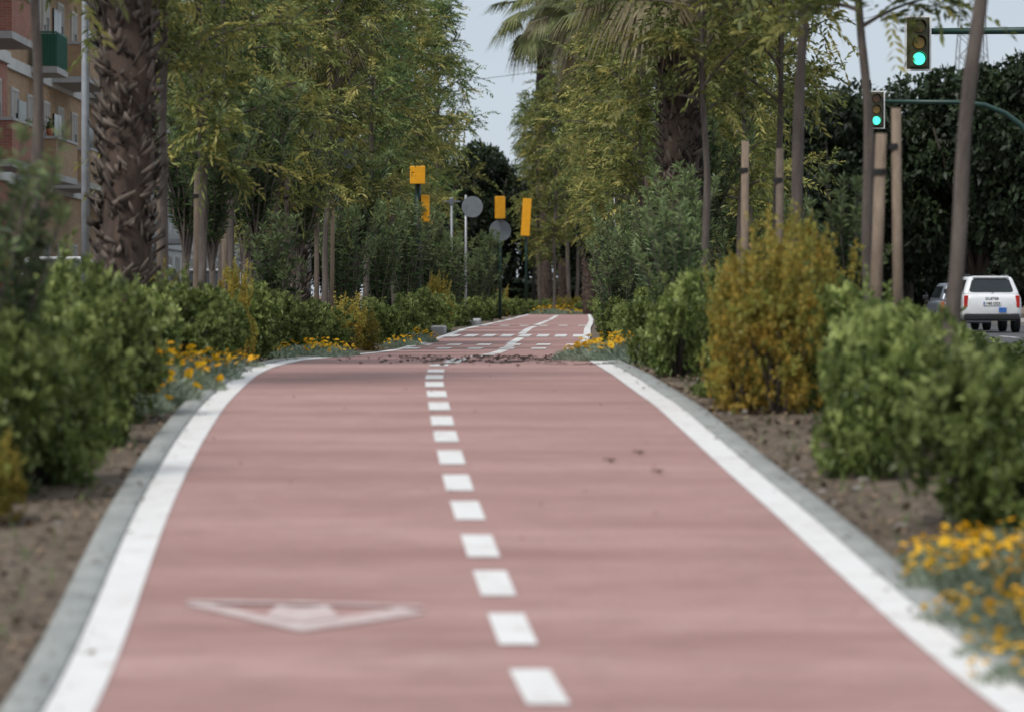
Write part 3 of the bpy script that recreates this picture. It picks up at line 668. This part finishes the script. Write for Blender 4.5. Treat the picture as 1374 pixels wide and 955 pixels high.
# ------------------------------------------------------------ cars
def loft(mb, st, m=0):
    ring = []
    for (y, w, zb, zt) in st:
        mid = (zb+zt)/2
        half = [(0,zb),(.8*w,zb),(.96*w,zb+.06),(w,zb+.18),(w,mid+.05),(.985*w,zt-.12),(.93*w,zt-.02),(.8*w,zt),(0,zt+.015)]
        pts = half+[(-x,z) for (x,z) in reversed(half[1:-1])]
        ring.append([(x,y,z) for x,z in pts])
    n = len(ring[0]); vs = [p for r_ in ring for p in r_]
    fs = [(i*n+j, i*n+(j+1)%n, (i+1)*n+(j+1)%n, (i+1)*n+j) for i in range(len(ring)-1) for j in range(n)]
    fs += [tuple(range(n)), tuple((len(ring)-1)*n+j for j in reversed(range(n)))]
    mb.add(vs, fs, m)
def car(X, d, paint, label, suv=True, plate='1482 DZZ', name=None, rz=0, z=None, group='cars on the street'):
    e = obj('car', None, loc=(X,d,z), rot=(0,0,rz)); top(e, label, 'car', group)
    H = 1.66 if suv else 1.48; belt = 1.15 if suv else .95; gb = .34 if suv else .22; W = .91 if suv else .86
    mb = MB(); loft(mb, [(-.02,W*.72,gb+.2,belt-.14),(.03,W*.90,gb+.10,belt-.06),(.12,W*.97,gb+.05,belt-.02),(.4,W,gb,belt),(1.2,W*1.0,gb,belt),(2.9,W,gb,belt-.03),(3.35,W*.98,gb,belt-.09),(3.95,W*.92,gb+.03,belt-.2),(4.25,W*.78,gb+.1,belt-.35)])
    obj('body', mb.mesh('body', [paint], True), e)
    B = [(-W*.93,.10),(W*.93,.10),(W*.93,3.15),(-W*.93,3.15)]; T = [(-W*.70,.38),(W*.70,.38),(W*.70,2.25),(-W*.70,2.25)]
    cv = [Vector((x,y,belt-.05)) for x,y in B]+[Vector((x,y,H)) for x,y in T]
    mb = MB(); mb.add(cv, [(0,3,2,1),(4,5,6,7),(0,1,5,4),(1,2,6,5),(2,3,7,6),(3,0,4,7)])
    obj('cabin', mb.mesh('cabin', [paint], True, bevel=.10, seg=4), e)
    def pan(name, a, b_, c, e_, u0, u1, v0, v1, mat, off=.010):
        a, b_, c, e_ = (cv[i] for i in (a,b_,c,e_)); nn = (b_-a).cross(e_-a).normalized()
        def q(u, v): return (a*(1-u)+b_*u)*(1-v)+(e_*(1-u)+c*u)*v
        pts = []
        nseg = 4; cr = .16
        for (cu, cv_, a0) in ((u1,v0,-90),(u1,v1,0),(u0,v1,90),(u0,v0,180)):
            du = (u1-u0)*cr*.6; dv = (v1-v0)*cr
            ccu = cu-du if cu == u1 else cu+du; ccv = cv_-dv if cv_ == v1 else cv_+dv
            for k in range(nseg+1):
                an = math.radians(a0+90*k/nseg); pts.append(q(ccu+du*math.cos(an), ccv+dv*math.sin(an)))
        n = len(pts)
        mb = MB(); mb.add([p+nn*off for p in pts]+[p-nn*.03 for p in pts], [tuple(range(n))]+[(i,n+i,n+(i+1)%n,(i+1)%n) for i in range(n)])
        return obj(name, mb.mesh(name, [mat]), e)
    pan('rear_window', 0,1,5,4, .09,.91,.16,.86,'glass')
    pan('windscreen', 2,3,7,6, .07,.93,.16,.86,'glass')
    for (a,b_,c,f) in ((1,2,6,5),(3,0,4,7)):
        pan('side_window', a,b_,c,f, .08,.34,.2,.82,'glass'); pan('side_window', a,b_,c,f, .37,.62,.2,.82,'glass'); pan('side_window', a,b_,c,f, .65,.9,.2,.82,'glass')
    for sx in (-1,1):
        mb = MB(); mb.box(sx*W*.83-.07, sx*W*.83+.07, .0, .24, belt-.42, belt-.05); obj('tail_light', mb.mesh('tail_light', ['tail'], bevel=.03), e)
        mb = MB(); mb.box(sx*W*.66-.13, sx*W*.66+.13, 4.05, 4.2, belt-.5, belt-.36); obj('headlight', mb.mesh('headlight', ['chrome'], bevel=.02), e)
        mb = MB(); mb.box(sx*(W+.06)-.09, sx*(W+.06)+.09, 2.72, 2.84, belt+.0, belt+.15); obj('wing_mirror', mb.mesh('wing_mirror', ['black'], bevel=.03), e)
        if suv:
            mb = MB(); mb.tube([(sx*W*.62,.55,H-.03),(sx*W*.62,.66,H+.045),(sx*W*.62,2.0,H+.045),(sx*W*.62,2.1,H-.03)], .016, 6); obj('roof_rail', mb.mesh('roof_rail', ['black']), e)
        for wy in (.78, 3.42):
            w = obj('wheel', None, e, loc=(sx*(W-.10), wy, .33)); w.empty_display_size = .1
            mb = MB(); mb.tube([(-.11,0,0),(-.09,0,0),(.09,0,0),(.11,0,0)], [.30,.33,.33,.30], 24); obj('tyre', mb.mesh('tyre', ['rubber'], False), w)
            mb = MB(); mb.tube([(sx*.10,0,0),(sx*.118,0,0)], [.2,.19], 16)
            for k in range(5):
                a = k*1.2566; mb.tube([(sx*.12,0,0),(sx*.12,.18*math.cos(a),.18*math.sin(a))], .018, 5)
            obj('rim', mb.mesh('rim', ['chrome']), w)
    mb = MB(); mb.box(-W*.9, W*.9, -.06, .12, gb+.02, gb+.22); obj('bumper', mb.mesh('bumper', ['black' if suv else paint], bevel=.05, seg=3), e)
    zp_ = .80 if suv else gb+.29
    mb = MB(); mb.box(-.26,.26,-.045,.02,zp_,zp_+.12); pl = obj('number_plate', mb.mesh('number_plate', ['plate'], bevel=.004), e)
    mb = MB(); mb.box(-.258,-.22,-.049,-.0455,zp_+.003,zp_+.117); obj('plate_band', mb.mesh('plate_band', ['blue']), pl)
    obj('plate_lettering', text_mesh(plate, .10, 'ink'), pl, loc=(.02,-.051,zp_+.06), rot=(math.pi/2,0,0))
    if name:
        obj('tailgate_lettering', text_mesh(name, .11, 'ink'), e, loc=(0,-.03,belt-.15), rot=(math.pi/2,0,0))
        mb = MB(); mb.box(.2,.42,-.045,.0,.60,.74); obj('blue_panel', mb.mesh('blue_panel', ['blue']), e)  # small blue panel on the tail, below the number plate
    mb = MB(); mb.tube([(0,.1,belt-.0),(.2,.22,belt+.16)], .007, 4); obj('wiper', mb.mesh('wiper', ['black']), e)
    mb = MB(); mb.box(-W*.58,W*.58,.28,.56,H-.05,H+.012); obj('spoiler', mb.mesh('spoiler', [paint], bevel=.02), e)
    return e
car(PX(1331,99), 99, 'carwhite', 'white sport utility car seen from behind on the street', True, '1482 DZZ', 'DUSTER', z=ZR+.006)
car(PX(1296,105), 105, 'cargrey', 'dark grey hatchback driving ahead of the white car', False, '3057 FKB', z=ZR+.006)
for (x, d, pt, lb, pl) in ((-8.6,46,'carwhite','white hatchback parked along the kerb','7216 CMT'),(-8.5,62,'carwhite','white hatchback parked along the kerb','7216 CMT'),(-8.5,76,'cargrey','grey hatchback parked along the kerb','5120 GHD'),(-8.4,92,'carwhite','white hatchback parked along the kerb','0944 BBP')):
    car(x, d, pt, lb, False, pl, z=ZS+.006)
e = obj('scooter', None, loc=(PX(2,58), 58, ZS+.004)); top(e, 'dark scooter with orange panels parked at the kerb', 'scooter')
for wy in (0, 1.25):
    mb = MB(); n = 20; pts = [(0, wy+.22*math.cos(2*math.pi*i/n), .27+.22*math.sin(2*math.pi*i/n)) for i in range(n+1)]; mb.tube(pts, .05, 8, cap=False)
    for k in range(5): mb.tube([(0,wy,.27),(0,wy+.2*math.cos(k*1.257),.27+.2*math.sin(k*1.257))], .015, 5, m=1)
    obj('wheel', mb.mesh('wheel', ['rubber','chrome'], True), e)
mb = MB(); loft(mb, [(-.25,.07,.72,.95),(-.1,.16,.5,1.05),(.35,.17,.4,1.02),(.55,.12,.3,.75),(.7,.14,.28,.62)]); obj('body', mb.mesh('body', ['orange'], True), e)
mb = MB(); mb.box(-.15,.15,-.28,.5,1.05,1.18); obj('saddle', mb.mesh('saddle', ['black'], bevel=.04), e)
mb = MB(); mb.box(-.2,.2,-.55,-.2,1.1,1.45); obj('top_box', mb.mesh('top_box', ['orange'], bevel=.05), e)
mb = MB(); loft(mb, [(.95,.2,.35,1.15),(1.1,.17,.5,1.2),(1.2,.1,.6,1.15)]); obj('front_shield', mb.mesh('front_shield', ['cardark'], True), e)
mb = MB(); mb.tube([(-.33,.92,1.3),(0,1.02,1.25),(.33,.92,1.3)], .02, 6); mb.tube([(0,1.05,1.25),(0,1.25,.3)], .03, 6); obj('handlebar', mb.mesh('handlebar', ['black']), e)
mb = MB(); mb.box(-.08,.08,-.3,-.24,.82,.92); obj('tail_light', mb.mesh('tail_light', ['tail'], bevel=.01), e)

# ------------------------------------------------------------ traffic lights
def head(parent, x, y, z, h=.9, w=.44, housing='olive', border=True, facing=-1, lit=True, lens=('lens_red','lens_amber','lens_green')):
    hd = obj('signal_head', None, parent, loc=(x,y,z)); hd.empty_display_size = .1
    s = facing
    if border:
        mb = MB(); mb.box(-w/2,w/2,-.01,.01,-h/2,h/2); obj('backplate', mb.mesh('backplate', ['olive'], bevel=.004), hd)
        t = .03; mb = MB(); mb.box(-w/2,w/2,-.016,-.012,h/2-t,h/2); mb.box(-w/2,w/2,-.016,-.012,-h/2,-h/2+t); mb.box(-w/2,-w/2+t,-.016,-.012,-h/2+t,h/2-t); mb.box(w/2-t,w/2,-.016,-.012,-h/2+t,h/2-t)
        obj('border', mb.mesh('border', ['whitepl']), hd)
    hw = .14; hh = h*.44
    mb = MB(); mb.box(-hw,hw,-.12,.12,-hh,hh); obj('housing', mb.mesh('housing', [housing], bevel=.02), hd)
    nl_ = len(lens)
    for k, (lm) in enumerate(lens):
        zz = hh*(.66-.66*k) if nl_ == 3 else hh*(.45-.9*k); r = .1 if nl_ == 3 else min(.1, hh*.4)
        mb = MB(); yy = s*.125
        mb.tube([(0,yy,zz),(0,yy+s*.02,zz)], [r,r*.9], 20); obj('lens', mb.mesh('lens', [lm if lit or lm != 'lens_green' else 'black'], False), hd)
        vs = []; na = 14
        for j in range(na+1):
            a = math.radians(-25+230*j/na)
            for (yo, rr_) in ((0,r*1.12),(.16*max(.35,math.sin(a)*.5+.5),r*1.12)):
                vs.append((math.cos(a)*rr_, s*(.12+yo), zz+math.sin(a)*rr_))
        mb = MB(); mb.add(vs, [(2*j,2*j+1,2*j+3,2*j+2) for j in range(na)]); obj('visor', mb.mesh('visor', [housing]), hd)
    return hd
def gantry(px, py, d, hpx, reach, curve):
    X = PX(px,d); z = ZR; zc = PZ(py,d)-z
    e = obj('traffic_light', None, loc=(X+reach, d, z)); top(e, 'overhead traffic light on green metal arm showing green', 'traffic light', 'overhead traffic lights')
    sc = hpx/F*d
    head(e, -reach, 0, zc, h=sc, w=sc*.48)
    za = zc+sc*.22
    mb = MB()
    if curve:
        pts = [(-reach+.12,.06,za),(-1.8,.06,za-.02)]+[(-1.8+1.8*math.sin(a), .06, za-.02-1.8*(1-math.cos(a))*.8) for a in (.3,.6,.9,1.2,1.5)]+[(0,.06,za-2.2),(0,.06,0)]
        mb.tube(pts, [.05,.055,.06,.06,.065,.07,.07,.08,.09], 10)
    else:
        mb.tube([(-reach+.12,.06,za),(0,.06,za+.03)], [.05,.07], 10); mb.tube([(0,.06,0),(0,.06,za+.15)], [.1,.07], 12)
    obj('pole', mb.mesh('pole', ['polegreen'], True), e)
    mb = MB(); mb.box(-.18,.18,-.12,.24,0,.03); obj('base_plate', mb.mesh('base_plate', ['polegreen']), e)
gantry(1231,59,54,74,3.9,False)
gantry(1174.5,148,81,51,3.9,True)
def post_light(px, d, ytop, hpx, label, disc=None, tilt=0, w=.13, second=None, lens=('lens_red','lens_amber','lens_green')):
    X = PX(px,d); z = float(gz(X,d)); h = PZ(ytop,d)-z
    e = obj('traffic_light', None, loc=(X,d,z)); top(e, label, 'traffic light', 'yellow backed traffic lights beside the path')
    mb = MB(); mb.tube([(0,0,0),(0,0,h*.97)], .055, 12); obj('pole', mb.mesh('pole', ['polegreen'], True), e)
    hh = hpx/F*d
    hd = head(e, .0, -.16, h-hh/2, h=hh, w=.3, housing='yellow', border=False, facing=1, lit=False, lens=lens); hd.rotation_euler = (0, tilt, 0)
    mb = MB(); mb.box(-w,w,-.04,.0,-hh*.5,hh*.5); obj('backplate', mb.mesh('backplate', ['yellow'], bevel=.012), hd, loc=(0,-.13,0))
    if second:
        yt_, yb_, off = second; h1 = PZ(yt_,d)-z; h2 = PZ(yb_,d)-z
        mb = MB(); mb.box(off-.08,off+.08,-.12,.10,h2,h1); obj('signal_box', mb.mesh('signal_box', ['yellow'], bevel=.02), e)
    if disc:
        mb = MB(); zz = PZ(disc[0],d)-z; mb.tube([(0,-.07,zz),(0,-.055,zz)], disc[1], 28); o = obj('sign_plate', mb.mesh('sign_plate', ['signback']), e); o.location.x = disc[2]
post_light(561,64,224,24,'yellow traffic light on a dark green post', second=(262,298,.14), lens=('lens_red','lens_green'), w=.145)
post_light(671,110,264,30,'yellow traffic light on post with round grey sign back', disc=(310,.36,.0), w=.17)
post_light(706,153,267,50,'yellow traffic light tilted on its dark post', tilt=.06, w=.2)
def sign_post(px, d, ytop, r, label, off=0, pole='steel'):
    X = PX(px,d); z = float(gz(X,d)); h = PZ(ytop,d)-z
    mb = MB(); mb.tube([(0,0,0),(0,0,h)], .03, 10)
    e = obj('road_sign', None, loc=(X,d,z)); top(e, label, 'road sign', 'road signs beside the path')
    obj('pole', mb.mesh('pole', [pole], True), e)
    mb = MB(); mb.tube([(off,-.045,h-r-.03),(off,-.033,h-r-.03)], r, 30); mb.box(off-.2 if off<.01 else -.03, off+.2, -.033, -.02, h-r-.05, h-r-.01); obj('sign_plate', mb.mesh('sign_plate', ['signback']), e)
sign_post(625,82,262,.26,'round road sign seen from its grey back', .16)
sign_post(452,50,182,.31,'large round road sign seen from its grey back')
sign_post(415,52,165,.3,'large round road sign seen from its grey back')
sign_post(606,78,265,.07,'thin grey post with a small round plate')
sign_post(825,60,205,.1,'small round plate on a thin post', pole='steel')
def lamp(px, d, h=8.5, r=.075, arm=1.3):
    X = PX(px,d); z = float(gz(X,d)); e = obj('street_lamp', None, loc=(X,d,z)); top(e, 'tall grey steel street lamp by the kerb', 'street lamp', 'street lamps along the kerb')
    mb = MB(); mb.tube([(0,0,0),(0,0,h*.5),(0,0,h),(arm*.4,0,h+.35),(arm,0,h+.42)], [r,r*.85,r*.6,r*.45,r*.4], 12); obj('pole', mb.mesh('pole', ['steel'], True), e)
    mb = MB(); mb.box(arm-.05,arm+.55,-.13,.13,h+.36,h+.48); obj('lamp_shade', mb.mesh('lamp_shade', ['steel'], bevel=.03), e)
lamp(115,58,8.5,.08); lamp(345,76); lamp(449,98)

# ------------------------------------------------------------ buildings
def building(xf, y0, y1, depth, storeys, wall, label, balc, sh=3.2, zb0=None, gf=1.0):
    z0 = ZS if zb0 is None else zb0; H = storeys*sh+.4+gf
    lv = lambda s: 0 if s == 0 else s*sh+gf
    e = obj('apartment_building', None, loc=(xf, y0, z0)); top(e, label, 'building', 'apartment buildings along the street')
    L = y1-y0; mb = MB(); mb.box(-depth,0,0,L,-.3,H); obj('wall', mb.mesh('wall', [wall]), e)
    mb = MB()
    for s in range(1, storeys+1): mb.box(-.004,.10,-.0,L,lv(s)-.34,lv(s)-.02)
    for s in range(1, storeys+1): mb.box(-depth,-.006,-.08,.0,lv(s)-.34,lv(s)-.02)
    obj('slab_edge', mb.mesh('slab_edge', ['render']), e)
    mb = MB(); mb.box(-depth-.2,.25,-.2,L+.2,H,H+.3); obj('roof', mb.mesh('roof', ['slab']), e)
    mb = MB(); mb.box(.002,.02,-.6,.6,.0,1.35); wme = mb.mesh('window', ['glass'])
    mb = MB()
    for b_ in ((-.68,-.6,-.06,1.43),(.6,.68,-.06,1.43),(-.6,.6,1.35,1.43),(-.6,.6,-.06,.0),(-.03,.03,.0,1.35)): mb.box(.0,.06,b_[0],b_[1],b_[2],b_[3])
    fme = mb.mesh('frame', ['framepl'])
    mb = MB(); mb.box(.021,.04,-.6,-.03,.5,1.35); mb.box(.021,.04,.03,.6,.75,1.35); sme = mb.mesh('shutter', ['shutter'])
    for s in range(storeys):
        yy = 1.8
        while yy < L-1:
            w = obj('window', wme, e, loc=(0,yy,lv(s)+.95)); obj('frame', fme, w); obj('shutter', sme, w)
            yy += 3.2
    for s in range(storeys):
        for xx in (-2.2,-5.4):
            w = obj('window', wme, e, loc=(xx,0,lv(s)+.95), rot=(0,0,-math.pi/2)); obj('frame', fme, w); obj('shutter', sme, w)
    for (s, a, c, st) in balc:
        zb = lv(s); pr = 1.25 if st != 'green' else .85
        bl = obj('balcony', None, e, loc=(0,a,zb)); W = c-a
        mb = MB(); mb.box(.102,pr,0,W,-.2,-.02); obj('slab', mb.mesh('slab', ['slab']), bl)
        mb = MB()
        if st == 'brick':
            mb.box(pr-.14,pr-.003,.14,W-.14,-.015,.95); mb.box(.104,pr-.003,.003,.137,-.015,.95); mb.box(.104,pr-.003,W-.137,W-.003,-.015,.95)
            obj('parapet', mb.mesh('parapet', [wall]), bl)
            mb = MB(); mb.box(.104,pr+.03,-.03,.17,.953,1.03); mb.box(pr-.17,pr+.03,.173,W-.03,.953,1.03); obj('coping', mb.mesh('coping', ['slab']), bl)
        elif st == 'white':
            mb.box(pr-.14,pr-.003,.003,W-.003,-.015,.2); mb.box(.104,pr-.145,.003,.14,-.015,.2)
            x = .2
            while x < pr: mb.box(x,x+.09,.03,.11,.2,.9); x += .2
            y = .2
            while y < W: mb.box(pr-.11,pr-.03,y,y+.09,.2,.9); y += .2
            mb.box(pr-.15,pr,.003,W,.9,1.0); mb.box(.104,pr-.153,.003,.14,.9,1.0)
            obj('balustrade', mb.mesh('balustrade', ['render']), bl)
        else:
            x = .12
            while x < pr: mb.box(x,x+.025,.02,.045,-.015,.95); x += .09
            y = .02
            while y < W: mb.box(pr-.045,pr-.02,y,y+.025,-.015,.95); y += .09
            mb.box(.104,pr-.053,.012,.052,.95,1.0); mb.box(pr-.052,pr-.012,.012,W,.95,1.0); mb.box(.104,pr-.06,.05,.058,.0,.93); mb.box(pr-.062,pr-.055,.06,W,.0,.93)
            obj('railing', mb.mesh('railing', ['greenpaint']), bl)
        mb = MB(); mb.box(.002,.06,.8,min(2.4,W-.1),.0,2.1); obj('balcony_door', mb.mesh('balcony_door', ['glass']), bl)
    return e
b1 = building(-13.75, 62, 91.5, 10, 4, 'brick', 'red brick apartment block with white floor bands', [(1,22,26.0,'brick'),(2,22,26.0,'brick'),(3,20,25.4,'green')])
b2 = building(-14.0, 92.5, 117, 10, 4, 'beige', 'beige brick apartment block with balconies', [(1,1.5,6,'brick'),(2,4.6,7.0,'green'),(3,.5,5,'brick'),(1,9,14,'brick'),(2,9,14,'brick'),(3,9,14,'white'),(1,17,22,'brick'),(2,17,22,'brick'),(3,17,22,'brick')])
b3 = building(-14.2, 118, 175, 10, 4, 'render', 'white rendered apartment block with balconies', [(1,3,8,'white'),(2,3,8,'white'),(3,3,8,'green'),(1,14,19,'white'),(2,14,19,'white')], sh=3.0, gf=0)
b4 = building(23.5, 205, 233, 10, 2, 'render', 'low white building beyond the trees', [], zb0=ZR, sh=3.0, gf=0)
for i, (dx, dy) in enumerate(((.45,1.56),(.75,1.58),(1.05,1.57))):
    mb = MB(); mb.tube([(0,0,0),(0,0,.2)], [.08,.12], 12)
    o = obj('flower_pot', mb.mesh('flower_pot', ['terra'], True), loc=(-14+dx, 92.5+dy, ZS+4.2+1.035)); top(o, 'terracotta flower pot on a balcony parapet', 'flower pot', 'flower pots on the balcony')
    n = 160; P = R.normal(size=(n,3))*np.array([.05,.05,.09])+np.array([0,0,.3]); V, Q = leafquads(P, R.normal(size=(n,3)), .09, .04)
    obj('plant', npmesh('plant', V, Q, ['grass']), o)

# ------------------------------------------------------------ pylon and cables
e = obj('electricity_pylon', None, loc=(PX(1303,300),300,ZS-1)); top(e, 'steel lattice electricity pylon behind the trees', 'pylon')
mb = MB(); Hh = 34
def hw(z): return 2.2*(1-z/Hh)+.55
for sx in (-1,1):
    for sy in (-1,1): mb.tube([(sx*hw(0),sy*hw(0),0),(sx*hw(Hh),sy*hw(Hh),Hh)], .06, 5)
z = 0
while z < Hh-1.5:
    st = 1.6+1.4*(1-z/Hh); z2 = min(z+st, Hh)
    for sy in (-1,1):
        mb.tube([(-hw(z),sy*hw(z),z),(hw(z2),sy*hw(z2),z2)], .035, 4); mb.tube([(hw(z),sy*hw(z),z),(-hw(z2),sy*hw(z2),z2)], .035, 4); mb.tube([(-hw(z2),sy*hw(z2),z2),(hw(z2),sy*hw(z2),z2)], .03, 4)
    for sx in (-1,1):
        mb.tube([(sx*hw(z),-hw(z),z),(sx*hw(z2),hw(z2),z2)], .035, 4)
    z = z2
obj('lattice', mb.mesh('lattice', ['steel']), e)
mb = MB()
for zz in (29,33): mb.tube([(-4,0,zz),(0,0,zz+.5),(4,0,zz)], .1, 5)
obj('cross_arm', mb.mesh('cross_arm', ['steel']), e)
mb = MB(); pts = [(PX(1303,300)+4-150*t, 300+60*t, ZS+28-8*math.sin(math.pi*t)) for t in np.linspace(0,1,20)]
mb.tube(pts, .025, 4); top(obj('power_line', mb.mesh('power_line', ['black'])), 'thin dark overhead power cable across the sky', 'cable')

# ------------------------------------------------------------ world, sun, camera
w = bpy.data.worlds.new('World'); scene.world = w; w.use_nodes = True; nt = w.node_tree
bg = nt.nodes['Background']; sky = nt.nodes.new('ShaderNodeTexSky'); sky.sky_type = 'NISHITA'; sky.sun_disc = False
sky.sun_elevation = math.radians(54); sky.sun_rotation = math.radians(215)
tc = nt.nodes.new('ShaderNodeTexCoord'); nz = nt.nodes.new('ShaderNodeTexNoise'); nz.inputs['Scale'].default_value = 2.2; nz.inputs['Detail'].default_value = 6
mp = nt.nodes.new('ShaderNodeMapping'); mp.inputs['Scale'].default_value = (1,1,2.5); nt.links.new(tc.outputs['Generated'], mp.inputs[0]); nt.links.new(mp.outputs[0], nz.inputs['Vector'])
cl = ramp(nt, nz.outputs['Fac'], [(.3, (5.6,6.5,7.6)), (.7, (8.0,8.5,9.0))])
mx = mixc(nt, .85, sky.outputs[0], cl)
nt.links.new(mx, bg.inputs['Color']); bg.inputs['Strength'].default_value = .098
sl = bpy.data.lights.new('sun', 'SUN'); sl.energy = 2.5; sl.angle = math.radians(14); sl.color = (1,.96,.91)
so = bpy.data.objects.new('sun', sl); COL.objects.link(so)
az = math.radians(215); el = math.radians(54)
dirv = Vector((math.sin(az)*math.cos(el), math.cos(az)*math.cos(el), math.sin(el)))
so.rotation_euler = (-dirv).to_track_quat('-Z','Y').to_euler()
cd = bpy.data.cameras.new('camera'); cam = bpy.data.objects.new('camera', cd); COL.objects.link(cam)
cd.sensor_width = 36; cd.lens = F/1374*36; cd.clip_end = 6000; cd.clip_start = .1
cam.location = (0,0,ZC); cam.rotation_euler = (math.radians(90)-math.atan((477.5-HY)/F), 0, 0)
cd.dof.use_dof = True; cd.dof.focus_distance = 48; cd.dof.aperture_fstop = cd.lens/1000/.036
scene.camera = cam
